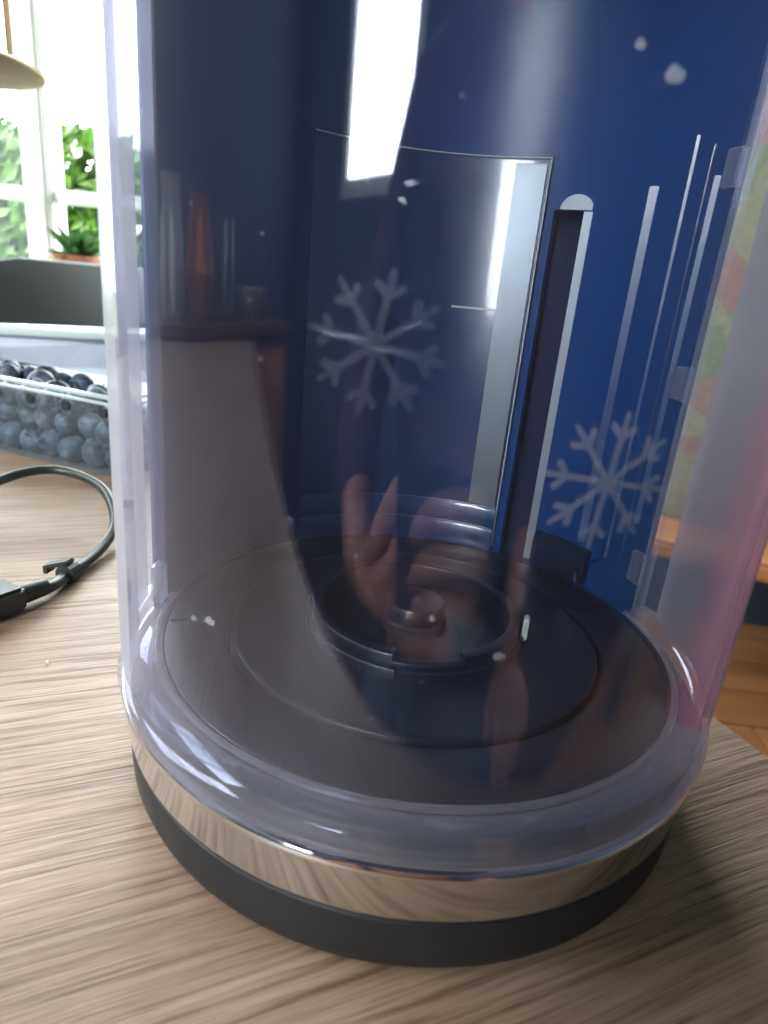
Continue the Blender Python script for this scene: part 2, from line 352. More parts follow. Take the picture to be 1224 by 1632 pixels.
# garden
bm = bmesh.new()
for (x0,x1,y0,y1) in ((-30,30,-30,FY-.14),(-30,30,BY+.14,30),(-30,LX-.14,FY-.14,BY+.14),(RX+.14,30,FY-.14,BY+.14)):
    vs = [bm.verts.new(p) for p in ((x0,y0,-.95),(x1,y0,-.95),(x1,y1,-.95),(x0,y1,-.95))]; bm.faces.new(vs)
link('lawn', bm, M['lawn'], kind='structure', smooth=False)
def bush(label, c, rx, ry, h, n, seed, ls=.07):
    rnd = random.Random(seed); o = empty('garden_bush', label, 'bush', (c[0], c[1], -.95), 0, 'bushes outside the window')
    bm = bmesh.new()
    for k in range(6):
        a = rnd.uniform(0, 6.28); tube(bm, smoothpath([(0,0,0), (.2*math.cos(a)*rx, .2*math.sin(a)*ry, h*.35), (.6*math.cos(a)*rx, .6*math.sin(a)*ry, h*.8)], 4), [.03-.0025*i for i in range(9)], 6)
    link('stem', bm, M['bark'], o)
    bm = bmesh.new(); fl = bmesh.new()
    for k in range(n):
        while True:
            x, y, z = rnd.uniform(-1,1), rnd.uniform(-1,1), rnd.uniform(0,1)
            e = x*x + y*y + (2*z-1)**2*.8
            nn = noise.noise(Vector((x*2.2+seed, y*2.2, z*3)))
            if e < 1+.5*nn and nn > -.28 - .2*(z < .5): break
        p = Vector((x*rx, y*ry, z*h)); s = ls*rnd.uniform(.6, 1.5)
        tgt = fl if rnd.random() < .03 else bm
        q = Vector((rnd.gauss(0,1), rnd.gauss(0,1), rnd.gauss(0,1))).normalized(); u = q.orthogonal().normalized(); v = q.cross(u)
        vs = [tgt.verts.new(p + u*s*a + v*s*b + q*s*c2) for a, b, c2 in ((-1,0,0), (-.2,.45,.12), (1,0,-.1), (-.2,-.45,.12))]; tgt.faces.new(vs)
    link('foliage', bm, M['leaf'], o, smooth=False, kind='stuff'); link('blossom', fl, M['petal'], o, smooth=False, kind='stuff')
bush('big loose green bush with pale blossoms seen through the right-hand pane', (-2.75, 4.6), .85, .6, 1.95, 6500, 1)
bush('light green bush at the left edge behind the white mullion', (-3.95, 4.9), .7, .6, 1.9, 5200, 2)
bush('green bush hidden mostly behind the canister', (-.9, 4.9), .9, .6, 1.6, 2500, 3)
# plant on the sill
o = empty('sill_plant', 'small dark green pot plant on the window sill above the chair', 'plant', (-1.02, BY-.11, WZ0-.004))
bm = bmesh.new(); lathe(bm, [(0,0), (.045,0), (.058,.085), (.062,.085), (.062,.10), (.052,.10), (.05,.08), (0,.08)], n=24, s=1); link('pot', bm, M['pot'], o)
bm = bmesh.new(); rnd = random.Random(5)
for k in range(60):
    a = rnd.uniform(0, 6.28); l = rnd.uniform(.06,.16); w = .012; e = rnd.uniform(.2,1.2); d = Vector((math.cos(a)*math.cos(e), math.sin(a)*math.cos(e), math.sin(e))); sd = d.cross(Vector((0,0,1))).normalized()
    b = Vector((0,0,.08)); vs = [bm.verts.new(x) for x in (b-sd*.003, b+d*l*.5-sd*w, b+d*l-Vector((0,0,l*.2)), b+d*l*.5+sd*w)]; bm.faces.new(vs)
link('leaves', bm, M['leaf_dark'], o, smooth=False, kind='stuff')

# ================================================================ table
TA = R(28)
u = Vector((math.cos(TA), math.sin(TA), 0)); v = Vector((-math.sin(TA), math.cos(TA), 0))
table = empty('dining_table', 'oak laminate dining table top with coarse diagonal grain under the canister', 'table', (0,0,0), TA)
bm = bmesh.new(); box(bm, ((.0938-1.30)/2, .282, -.0145), (1.3938, .796, .029), bev=.0012); link('tabletop', bm, M['table'], table, smooth=False)
bm = bmesh.new(); box(bm, ((.0938-1.30)/2, .302, -.06), (1.22, .62, .06)); link('apron', bm, M['brownwood'], table, smooth=False)
for sx, sy in ((.03,-.01), (.03,.61), (-1.24,-.01), (-1.24,.61)):
    bm = bmesh.new(); box(bm, (sx-.0, sy, (-.03+FZ)/2), (.06, .06, -.032-FZ-.0), bev=.004); link('leg', bm, M['brownwood'], table, smooth=False)

# ================================================================ the canister
can = empty('canister', 'tall cylindrical blue canister with clear snowflake-printed front, chrome band and black rubber foot', 'canister')
def part(name, prof, mt, a0=0, a1=360, n=180, close=True, parent=None, **k):
    bm = bmesh.new(); lathe(bm, prof, a0, a1, n, close_prof=close, **k); return link(name, bm, mt, parent or can)
part('rubber_foot', [(.08,.0015), (.0945,.0015), (.0962,.0028), (.0972,.006), (.0977,.017), (.0975,.0185), (.0968,.0190), (.08,.0190)], M['rubber'])
part('chrome_band', [(.085,.0192), (.0971,.0192), (.0979,.0200), (.0982,.0215), (.0996,.0340), (.0998,.0355), (.0993,.0363), (.0983,.0366), (.085,.0366)], M['chrome'])
part('gasket', [(.085,.0367), (.0975,.0367), (.0975,.0378), (.085,.0378)], M['gasket'])
# base platform
part('base_plate', [(.0668,.030), (.0968,.030), (.0968,.0375), (.0905,.0385), (.0893,.0436), (.0888,.0442), (.0872,.0444), (.0866,.0440), (.0860,.0444), (.0676,.0444), (.0671,.0441), (.0668,.0435)], M['plate'])
part('turntable', [(.001,.030), (.0655,.030), (.0655,.0440), (.0651,.0449), (.0642,.0453), (.0630,.0452), (.0385,.0452), (.038,.0438), (.001,.0438)], M['plate'])
# drive socket ring, with a lowered stretch and a small notch
def arcpart(name, r0, r1, z0, z1, b, a0, a1, mt=None, parent=None):
    return part(name, rrect(r0, r1, z0, z1, b), mt or M['plate'], a0, a1, n=max(8, int(abs(a1-a0)/2)), parent=parent)
ring = arcpart('socket_ring', .0338, .0376, .0440, .0530, .0008, -62, 262-360+360)
arcpart('ring_step', .0338, .0376, .0440, .0506, .0007, -98, -62, parent=ring)
arcpart('ring_flange', .0376, .0396, .0440, .0490, .0006, -92, 70, parent=ring)
arcpart('ring_flange', .0376, .0396, .0440, .0490, .0006, 75, 264, parent=ring)
part('hub', [(.0005,.0438), (.0118,.0438), (.0118,.0474), (.0113,.0478), (.0108,.0482), (.0105,.0535), (.0101,.0541), (.0090,.0544), (.0022,.0540), (.0012,.0552), (.0005,.0555)], M['plate'], n=64)
bm = bmesh.new(); box(bm, (.0392*S, -.006*S, .0515*S), (.0020*S, .0042*S, .0085*S), Matrix.Rotation(R(-10), 3, 'Z'), bev=.0003); link('locating_pin', bm, M['pin'], can)
# radial seams where the front tray meets the housing
for a in (-166, 24):
    bm = bmesh.new(); box(bm, (.0772*S, 0, .04455*S), (.0172*S, .0007*S, .0007*S)); bmesh.ops.rotate(bm, cent=(0,0,0), matrix=Matrix.Rotation(R(a), 3, 'Z'), verts=bm.verts); link('seam_rib', bm, M['plate'], can, smooth=False)

# blue housing wall, its slot left open between 56.5 and 65 degrees
A0, A1, TOP = 21.5, 182.0, .345
def wallprof(z0, z1, r0=.093, r1=.0975): return [(r0,z0), (r1,z0), (r1,z1), (r0,z1)]
bm = bmesh.new()
lathe(bm, wallprof(.038, TOP), A0, 58.4, 44, close_prof=True); lathe(bm, wallprof(.038, TOP), 66.2, A1, 110, close_prof=True)
nc = 24; rows = []
for i in range(nc+1):
    a = 58.4 + 7.8*i/nc; q = (i-nc/2)/(nc/2); zb = .1962 + .0010*math.sqrt(max(0, 1-q*q))
    rows.append([bm.verts.new(cylp(r_, a, z_)) for r_, z_ in ((.093,zb), (.0975,zb), (.0975,TOP), (.093,TOP))])
for A, B in zip(rows, rows[1:]):
    for j in range(4): bm.faces.new((A[j], B[j], B[(j+1)%4], A[(j+1)%4]))
lathe(bm, wallprof(.038, .0415), 58.4, 66.2, 8, close_prof=True)
house = link('rear_housing', bm, M['blue'], can)
part('slot_back', [(.1035,.038), (.1052,.038), (.1052,.21), (.1035,.21)], M['navy'], 54, 68, 14, parent=house)
for a in (57.8, 67.2): part('slot_cheek', [(.0976,.038), (.1034,.038), (.1034,.206), (.0976,.206)], M['navy'], a-.5, a+.5, 2, parent=house)
part('top_cap', [(.0005,.3455), (.0985,.3455), (.1005,.348), (.1005,.365), (.0985,.369), (.0005,.370)], M['blue'])
# proud panel with stepped foot
pan = part('inner_panel', [(.0926,.0445), (.0868,.0445), (.0868,.0545), (.0872,.0552), (.0888,.0556), (.0888,.0640), (.0892,.0648), (.0908,.0652), (.0908,.2140), (.0911,.2150), (.0926,.2154)], M['blue_in'], 68.5, 131.5, 90)
part('panel_window_sheen', [(.0900,.0660), (.0910,.0660), (.0910,.2130), (.0900,.2130), (.0897,.2120), (.0897,.0670)], M['silver'], 69.3, 77.5, 20, parent=pan)  # silver strip paints the window's reflection onto the blue panel
part('panel_seam', [(.0905,.1548), (.0909,.1548), (.0909,.1556), (.0905,.1556)], M['pin'], 77.6, 90, 20, parent=pan)
for z, r_ in ((.0650,.0904), (.0553,.0884)):
    bm = bmesh.new(); tube(bm, [cylp(r_, 69.0+62*i/60, z) for i in range(61)], .00045*S, 8); link('panel_lip', bm, M['trim'], pan)
bm = bmesh.new(); tube(bm, [cylp(.0907, 68.5, .046+.1692*i/30) for i in range(31)] + [cylp(.0907, 68.5+63*i/50, .2153) for i in range(51)], .00028*S, 8); link('panel_lip', bm, M['pin'], pan)  # pale tube: the highlight along the panel edge is put into its colour
# wall ribs catching the light
for (a, w, z0, z1, d) in ((28.2, .5, .060, .215, .0008),):
    bm = bmesh.new(); rows = []; k = 10
    for i in range(k+1):
        q = (i-k/2)/(k/2); rr = .0929 - d*math.cos(q*math.pi/2)
        rows.append([bm.verts.new(cylp(rr, a+q*w, z0)), bm.verts.new(cylp(rr, a+q*w, z1))])
    for A, B in zip(rows, rows[1:]): bm.faces.new((A[0], B[0], B[1], A[1]))
    bm.faces.new([r_[1] for r_ in rows] ); bm.faces.new([r_[0] for r_ in rows][::-1])
    link('wall_rib', bm, M['blue_in'], house)
# flat trims angled towards the window: beside the slot, and two more on the wall
def trim(a, w, z0, z1, name, mt='trim', face=160):
    bm = bmesh.new(); p = Vector((.0929*math.cos(R(a)), .0929*math.sin(R(a)), 0)); d = Vector((math.cos(R(face)), math.sin(R(face)), 0)); q = p + d*w
    aq = math.degrees(math.atan2(q.y, q.x)); e = Vector((.0929*math.cos(R(aq)), .0929*math.sin(R(aq)), 0))
    lo = [bm.verts.new((x.x*S, x.y*S, z0*S)) for x in (p, q, e)]; hi = [bm.verts.new((x.x*S, x.y*S, z1*S)) for x in (p, q, e)]
    bm.faces.new(lo[::-1]); bm.faces.new(hi)
    for i in range(3): bm.faces.new((lo[i], lo[(i+1)%3], hi[(i+1)%3], hi[i]))
    link(name, bm, M[mt], house, smooth=False)
trim(56.2, .0035, .0445, .1960, 'highlight_slot_trim', 'silver')  # silver colour paints the lit edge of the blue slot
bm = bmesh.new(); p0_ = Vector((.0931*math.cos(R(56.2)), .0931*math.sin(R(56.2)), 0)); dv = Vector((math.cos(R(157)), math.sin(R(157)), 0)); cp = p0_ + dv*.0068
cap = [bm.verts.new(((cp + dv*.0068*math.cos(R(t))).x*S, (cp + dv*.0068*math.cos(R(t))).y*S, (.1966 + .0058*math.sin(R(t)))*S)) for t in range(0, 181, 12)]; bm.faces.new(cap)
r = bmesh.ops.extrude_face_region(bm, geom=bm.faces[:]); nv = Vector((math.cos(R(67)), math.sin(R(67)), 0))*.0012*S
for g in r['geom']:
    if isinstance(g, bmesh.types.BMVert): g.co += nv
link('highlight_slot_cap', bm, M['silver'], house, smooth=False); trim(40.5, .0032, .062, .204, 'wall_trim'); trim(32.6, .0011, .060, .219, 'wall_trim'); trim(24.8, .0020, .08, .205, 'wall_trim')  # silver cap paints the lit bevel at the slot's top
# low dark skirt and V-shaped bracket at the foot of the wall
part('wall_skirt', [(.0895,.0445), (.0928,.0445), (.0928,.0600), (.0915,.0598), (.0899,.0575), (.0895,.0565)], M['navy'], 37.5, 55.5, 18)
bm = bmesh.new(); tube(bm, [cylp(.0922, a, z) for a, z in ((55,.0535), (49,.0545), (47.5,.0535), (40.5,.0500), (34.2,.0590), (33.2,.0640))], .0006*S, 8); tube(bm, [cylp(.0905, 40.3, .0495), cylp(.0885, 39.0, .0445)], .0008*S, 8)
link('v_bracket', bm, M['blue_in'], can)
for z, a0, a1 in ((.0795, 43.5, 47.5), (.0585, 41.5, 46.0)):
    bm = bmesh.new(); tube(bm, [cylp(.0924, a0+(a1-a0)*i/8, z+.0006*math.sin(i/8*math.pi)) for i in range(9)], [(.0002+.0005*math.sin(i/8*math.pi))*S for i in range(9)], 6); link('moulding_lip', bm, M['blue_in'], house)

# clear front: wall, milky foot, inward flanges, tabs
E0, E1 = -177.5, 20.0
wallp = [(.0968,.0475), (.0992,.0475), (.0992,.345), (.0968,.345)]; frostp = [(.0966,.0475), (.0993,.0475), (.0993,.345), (.0966,.345)]
part('clear_front', wallp, M['shell'], -138.9, -24.1, 120)
part('frosted_side', frostp, M['frost'], -174.0, -139.0, 40)
part('clear_strip', wallp, M['shell'], E0, -174.1, 8)
part('frosted_side', frostp, M['frost'], -24.0, 14.2, 60)
part('clear_strip', wallp, M['shell'], 14.3, E1, 8)
rimp = [(.0968,.0474), (.0945,.0468), (.0918,.0452), (.0903,.0446), (.0898,.0440), (.0903,.0430), (.0935,.0418), (.0950,.0400), (.0965,.0385), (.0990,.0380), (.1002,.0388), (.1005,.0400), (.1001,.0420), (.0993,.0474)]
part('milky_foot', rimp, M['rim'], E0-1, E1, 180)
part('inner_bead', [(.0893+.0010*math.cos(R(t)), .0452+.0008*math.sin(R(t))) for t in range(0,360,45)], M['flange'], E0-1, E1, 160)
for a in (E1-.55, E0-.55):
    part('edge_flange', [(.0925,.0450), (.0966,.0476), (.0966,.345), (.0925,.345)], M['flange'], a-.5, a+.6, 3)
for a, z0, z1 in ((22.2,.057,.070), (22.0,.1305,.1425), (22.0,.2005,.2125), (-173.5,.0462,.0600)):
    part('latch_tab', rrect(*((.0905,.0945) if a < 0 else (.0915,.0945)), z0, z1, .0006), M['tab'], a-2.0, a+1.6, 5)

# snowflake prints lying on the clear wall
def flake(ac, zc, rad, tilt, mt='print'):
    bm = bmesh.new()
    def seg(p, q, w0, w1, n=4):
        p = Vector((*p,0)); q = Vector((*q,0)); t = (q-p).normalized(); nn = Vector((-t.y, t.x, 0)); L_ = []
        for i in range(n+1):
            f_ = i/n; c = p.lerp(q, f_); w = w0+(w1-w0)*f_; L_.append((c+nn*w, c-nn*w))
        return L_
    def put(pt, dr):
        a = ac + math.degrees(pt[0]/.0994); return bm.verts.new(cylp(.0993+dr, a, zc+pt[1]))
    def ribbon(L_):
        top = [[put(a, .00022), put(b, .00022)] for a, b in L_]; bot = [[put(a, .00008), put(b, .00008)] for a, b in L_]
        for i in range(len(L_)-1):
            bm.faces.new((top[i][0], top[i+1][0], top[i+1][1], top[i][1]))
    # one outline polygon per arm so nothing overlaps
    w = .042; arm = [(.105,-w), (.60,-w), (.735,-.205), (.80,-.195), (.815,-.150), (.715,-w), (.93,-.036), (1.0,0)]
    arm = arm + [(x, -y) for x, y in reversed(arm[:-1])]
    out2 = [(x*math.cos(tilt+k*math.pi/4) - y*math.sin(tilt+k*math.pi/4), x*math.sin(tilt+k*math.pi/4) + y*math.cos(tilt+k*math.pi/4)) for k in range(8) for x, y in arm]
    vs2 = [put((x*rad, y*rad), .0002) for x, y in out2]
    for tri in tessellate_polygon([[Vector((x, y, 0)) for x, y in out2]]): bm.faces.new([vs2[i_] for i_ in tri])
    r = bmesh.ops.extrude_face_region(bm, geom=bm.faces[:]); vs = [g for g in r['geom'] if isinstance(g, bmesh.types.BMVert)]
    for v_ in vs:
        d = Vector((v_.co.x, v_.co.y, 0)).normalized(); v_.co -= d*.00008
    o = link('snowflake_print', bm, M[mt], can, smooth=False)
    return o
flake(-71.5, .1290, .0132, R(84)); flake(-96.8, .1490, .0125, R(80), 'faint_print')
# dried splashes
for (a, z, w, h) in ((-73.4,.1911,.0016,.0012), (-116.1,.0870,.0014,.0010), (-119,.0859,.0008,.0006), (-77,.194,.0008,.0007), (-88,.1000,.0006,.0005), (-80,.093,.0012,.0009)):
    bm = bmesh.new(); ring_ = [bm.verts.new(cylp(.0994, a+math.degrees(w*math.cos(t*.5236)*(1+.15*math.sin(t*2.1))/.0994), z+h*math.sin(t*.5236)*(1+.2*math.cos(t*1.7)))) for t in range(12)]; bm.faces.new(ring_)
    r = bmesh.ops.extrude_face_region(bm, geom=bm.faces[:])
    for v_ in [g for g in r['geom'] if isinstance(g, bmesh.types.BMVert)]: v_.co -= Vector((v_.co.x, v_.co.y, 0)).normalized()*.00006
    link('water_spot', bm, M['spot'], can, smooth=False)

# ================================================================ cable
def P(x, y, z=0): return Vector((x*S, y*S, z*S))
cb = empty('charging_cable', 'thin black cable curled in a loop with a small rubber clip, beside the canister', 'cable', (0,0,0))
zc = .0035/S*.62
path = [P(-.1860,.0500,.006), P(-.1817,.0605,.005), P(-.1828,.0785,.004), P(-.1826,.0993,.004), P(-.1837,.1171,.006), P(-.1863,.1325,.010), P(-.1940,.1463,.017), P(-.2085,.1607,.024), P(-.2265,.1676,.028), P(-.2432,.1680,.030), P(-.2549,.1596,.030), P(-.2629,.1465,.028), P(-.2789,.1285,.020), P(-.300,.10,.008), P(-.34,.06,.003)]
bm = bmesh.new(); tube(bm, smoothpath(path, 10), .0021, 12); link('cord', bm, M['cable'], cb)
d0 = (P(-.1817,.0605)-P(-.1876,.0475)).normalized(); ang = math.atan2(d0.y, d0.x)
bm = bmesh.new(); c = P(-.1965,.0290); box(bm, (c.x, c.y, .0052), (.026, .0125, .0085), Matrix.Rotation(ang, 3, 'Z'), bev=.0012); link('connector', bm, M['cable'], cb)
bm = bmesh.new(); tube(bm, [P(-.1885,.0450,.0065), P(-.1825,.0585,.0060)], [.0036, .0030], 14); link('strain_relief', bm, M['cable'], cb)
bm = bmesh.new(); cc = P(-.1830,.0790); rz = Matrix.Rotation(R(88), 3, 'Z')
tube(bm, [cc+rz@Vector((-.0028,0,.0032)), cc+rz@Vector((.0028,0,.0032))], .0036, 16)
vs = box(bm, (0,0,0), (.0050,.0100,.0016), bev=.0005); bmesh.ops.rotate(bm, cent=(0,0,0), matrix=rz@Matrix.Rotation(R(-18), 3, 'X'), verts=vs); bmesh.ops.translate(bm, vec=cc+rz@Vector((0,.0036,.0062)), verts=vs)
vs = box(bm, (0,0,0), (.0050,.0016,.0030)); bmesh.ops.rotate(bm, cent=(0,0,0), matrix=rz, verts=vs); bmesh.ops.translate(bm, vec=cc+rz@Vector((0,.0078,.0040)), verts=vs)
link('cable_clip', bm, M['cable'], cb, smooth=False)

# ================================================================ punnet of blueberries
pa = R(-17)
bx = P(-.243, .249); pr = Vector((math.cos(pa), math.sin(pa), 0)); pq = Vector((-math.sin(pa), math.cos(pa), 0))
pun = empty('berry_punnet', 'clear plastic punnet of blueberries with round vent holes and raised lid', 'punnet', bx, pa)
W, D, H = .200, .075, .0460          # local x runs from -W to 0, y from 0 to D
def wallpanel(name, x0, x1, y, z0, z1, holes, t=.0007, lean=0, mt='punnet'):
    bm = bmesh.new(); box(bm, ((x0+x1)/2, y, (z0+z1)/2), (x1-x0, t, z1-z0)); o = link(name, bm, M[mt], pun, smooth=False)
    for (hx, hz, r) in holes:
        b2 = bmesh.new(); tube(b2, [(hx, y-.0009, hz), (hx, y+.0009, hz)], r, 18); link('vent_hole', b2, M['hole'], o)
    return o
wallpanel('front_side', -W, 0, 0, .001, H-.003, [(-.010,.0365,.0030), (-.037,.0365,.0030), (-.064,.0365,.0030), (-.091,.0365,.0030)])
wallpanel('back_side', -W, 0, D, .001, H-.003, [])
for x in (0, -W):
    bm = bmesh.new(); box(bm, (x, D/2, H/2-.001), (.0007, D-.002, H-.004)); link('end_side', bm, M['punnet'], pun, smooth=False)
bm = bmesh.new(); box(bm, (-W/2, D/2, .0008), (W-.002, D-.002, .0008)); link('bottom', bm, M['punnet'], pun, smooth=False)
rim = bmesh.new()
for (z, r_) in ((H-.0005,.0013), (H-.0042,.0009)):
    tube(rim, [(-W-.002,-.002,z), (.002,-.002,z)], r_, 8); tube(rim, [(.002,-.002,z), (.002,D+.002,z)], r_, 8)
link('rim', rim, M['punnet_rim'], pun)
bm = bmesh.new()
vs = [bm.verts.new(p) for p in ((-W,D*.55,H+.001), (.03,D*.75,H-.001), (.03,D*1.15,H+.030), (-W,D*.9,H+.014))]; bm.faces.new(vs); r = bmesh.ops.extrude_face_region(bm, geom=bm.faces[:])
for g in r['geom']:
    if isinstance(g, bmesh.types.BMVert): g.co.y += .0008
lid = link('lid', bm, M['punnet_lid'], pun, smooth=False)
bm = bmesh.new(); tube(bm, [(-W,D*.9,H+.0135), (-.1,D*1.0,H+.020), (.03,D*1.15,H+.030)], [.0052,.0060,.0048], 12); link('lid_edge', bm, M['punnet_rim'], lid)
for hx, hy, hz in ((-.012,D*.83,H+.0125), (-.052,D*.80,H+.0075)):
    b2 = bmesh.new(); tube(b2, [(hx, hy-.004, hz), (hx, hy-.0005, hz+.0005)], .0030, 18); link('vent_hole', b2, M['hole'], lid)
# one berry of two parts, copied
bm = bmesh.new(); bmesh.ops.create_uvsphere(bm, u_segments=20, v_segments=12, radius=.0086)
for v_ in bm.verts:
    v_.co.z *= .88
    rr = math.hypot(v_.co.x, v_.co.y)
    if v_.co.z > 0 and rr < .0038: v_.co.z -= .0019*(1-rr/.0038)
berry = link('blueberry', bm, M['berry'], autosmooth=180); tag(berry, 'dusty blue berry heaped in the clear punnet', 'blueberry', 'blueberries in the punnet')
bm = bmesh.new()
for k in range(5):
    a = k*2*math.pi/5; pts = [(.0021,-.35,.0066), (.0021,.35,.0066), (.0036,.2,.0081), (.0043,0,.0079), (.0036,-.2,.0081)]
    vs = [bm.verts.new((r_*math.cos(a+t), r_*math.sin(a+t), z)) for r_, t, z in pts]; bm.faces.new(vs)
crown = link('crown', bm, M['crown'], berry, smooth=False)
rnd = random.Random(11); placed = []
first = True
for layer in range(3):
    for ix in range(12):
        for iy in range(4):
            x = -.010 - ix*.0165 - (.008 if layer % 2 else 0) + rnd.uniform(-.002,.002); y = .0098 + iy*.0175 + rnd.uniform(-.001,.002) + (.004 if layer % 2 else 0); z = .0095 + layer*.0125 + rnd.uniform(-.001,.001)
            if x < -W+.008: continue
            if layer == 2 and rnd.random() < .45: continue
            loc = bx + pr*x + pq*y + Vector((0,0,z))
            rot = (rnd.uniform(.3, 2.4), rnd.uniform(-.7,.7), rnd.uniform(0, 6.28) if rnd.random() < .5 else rnd.uniform(-.8,.8)); s_ = rnd.uniform(.88, 1.12)
            if first: b = berry; cc_ = crown; first = False
            else:
                b = berry.copy(); col.objects.link(b); cc_ = crown.copy(); col.objects.link(cc_); cc_.parent = b
            b.location = loc; b.rotation_euler = rot; b.scale = (s_, s_, s_)

# ================================================================ tub chair beyond the table
ch = empty('tub_chair', 'charcoal felt tub chair with rounded back beyond the punnet', 'chair', (-.87, .98, FZ), R(-20))
bm = bmesh.new(); rows = []; n = 40
for i in range(n+1):
    a = R(-205 + 230*i/n); q = math.sin(math.pi*i/n); top =   .60 + .268*min(1, max(0, q*1.12))**.55
    cs, sn = math.cos(a)*.34, math.sin(a)*.30
    ring_ = []
    for (dr, z) in ((.0, .42), (.015, .55), (.03, top-.03), (.025, top-.006), (.0, top), (-.03, top-.004), (-.04, top-.03), (-.03, .50), (-.05, .42)):
        f_ = 1 + dr/.32; ring_.append(bm.verts.new((cs*f_, -sn*f_, z)))
    rows.append(ring_)
for A, B in zip(rows, rows[1:]):
    for j in range(9): bm.faces.new((A[j], B[j], B[(j+1)%9], A[(j+1)%9]))
bm.faces.new(rows[0]); bm.faces.new(rows[-1][::-1])
link('backrest', bm, M['chair'], ch)
bm = bmesh.new(); lathe(bm, [(.01,.40), (.26,.40), (.285,.42), (.285,.45), (.26,.475), (.01,.48)], n=40, s=1); link('seat', bm, M['chair'], ch)
for sx, sy in ((-.2,-.2), (.2,-.2), (-.2,.2), (.2,.2)):
    bm = bmesh.new(); tube(bm, [(sx*1.15,sy*1.15,0.002), (sx*.8,sy*.8,.40)], [.011,.016], 12); link('leg', bm, M['brownwood'], ch)

# ================================================================ hanging lantern, top left
ln = empty('hanging_lantern', 'wooden lantern with glass sides hanging in front of the window', 'lantern', (-.945, 1.10, .412), R(15))
bm = bmesh.new(); lathe(bm, [(.0005,.008), (.07,.008), (.125,.014), (.150,.022), (.152,.026), (.140,.032), (.0005,.034)], n=48, s=1); link('wooden_base', bm, M['lantern_wood'], ln)
for k in range(4):
    a = R(45+90*k-20); bm = bmesh.new(); box(bm, (.095*math.cos(a), .095*math.sin(a), .19), (.013,.013,.30), bev=.002); link('post', bm, M['lantern_wood'], ln, smooth=False)
    a2 = R(90*k-20+90); bm = bmesh.new(); vs = box(bm, (0,0,0), (.118,.003,.29)); bmesh.ops.rotate(bm, cent=(0,0,0), matrix=Matrix.Rotation(a2+R(90), 3, 'Z'), verts=bm.verts); bmesh.ops.translate(bm, vec=(.067*math.cos(a2), .067*math.sin(a2), .187), verts=bm.verts); link('glass_side', bm, M['glass'], ln, smooth=False)
bm = bmesh.new(); lathe(bm, [(.0005,.345), (.13,.345), (.135,.36), (.02,.44), (.0005,.445)], n=48, s=1); link('roof', bm, M['lantern_wood'], ln)
bm = bmesh.new(); tube(bm, [(0,0,.44), (0,0,1.594)], .002, 8); link('hanging_cord', bm, M['cable'], ln)
bm = bmesh.new(); lathe(bm, [(.0005,.0405), (.033,.0405), (.035,.045), (.035,.15), (.031,.155), (.0005,.153)], n=32, s=1); tag(link('candle', bm, M['white']), 'thick white candle standing inside the hanging lantern', 'candle').location = (-.945, 1.10, .412)

# ================================================================ right side: printed cushion on a wooden chair, pink cloth
cu = empty('patchwork_quilt', 'olive and terracotta patchwork quilt hung over a chair, past the right edge of the canister', 'quilt', (.70, 1.14, .10), R(-22))
bm = bmesh.new(); g = 24; top_, bot_ = {}, {}
for i in range(g+1):
    for j in range(g+1):
        x, z = (i/g-.5), (j/g-.5); th = .09*max(0, (1-(2*x)**4))**.5*max(0, (1-(2*z)**4))**.5
        pinch = 1 - .07*((2*x)**2*(1-(2*z)**2) + (2*z)**2*(1-(2*x)**2))
        if i in (0,g) or j in (0,g): top_[i,j] = bot_[i,j] = bm.verts.new((x*.62*pinch, 0, z*.90*pinch))
        else: top_[i,j] = bm.verts.new((x*.62*pinch, -th*.4, z*.90*pinch)); bot_[i,j] = bm.verts.new((x*.62*pinch, th*.4, z*.90*pinch))
for i in range(g):
    for j in range(g):
        for dct in (top_, bot_): bm.faces.new((dct[i,j], dct[i+1,j], dct[i+1,j+1], dct[i,j+1]))
link('cover', bm, M['fabric'], cu, autosmooth=180)
wc = empty('wooden_chair', 'orange-brown wooden chair beyond the right edge of the table', 'chair', (.66, 1.16, FZ), R(-22))
bm = bmesh.new(); box(bm, (0, 0, .45), (.44, .42, .035), bev=.008); link('seat', bm, M['orangewood'], wc, smooth=False)
for sx in (-.2, .2):
    bm = bmesh.new(); tube(bm, [(sx, -.18, .002), (sx, -.18, .43)], [.016,.020], 12); link('leg', bm, M['orangewood'], wc)
    bm = bmesh.new(); tube(bm, [(sx, .20, .002), (sx, .195, .45), (sx, .26, 1.05)], [.016,.020,.015], 12); link('leg', bm, M['orangewood'], wc)
for z in (.72, .86, 1.0):
    bm = bmesh.new(); box(bm, (0, .198+.065*(z-.45)/.6, z), (.37, .018, .07), bev=.004); link('back_slat', bm, M['orangewood'], wc, smooth=False)

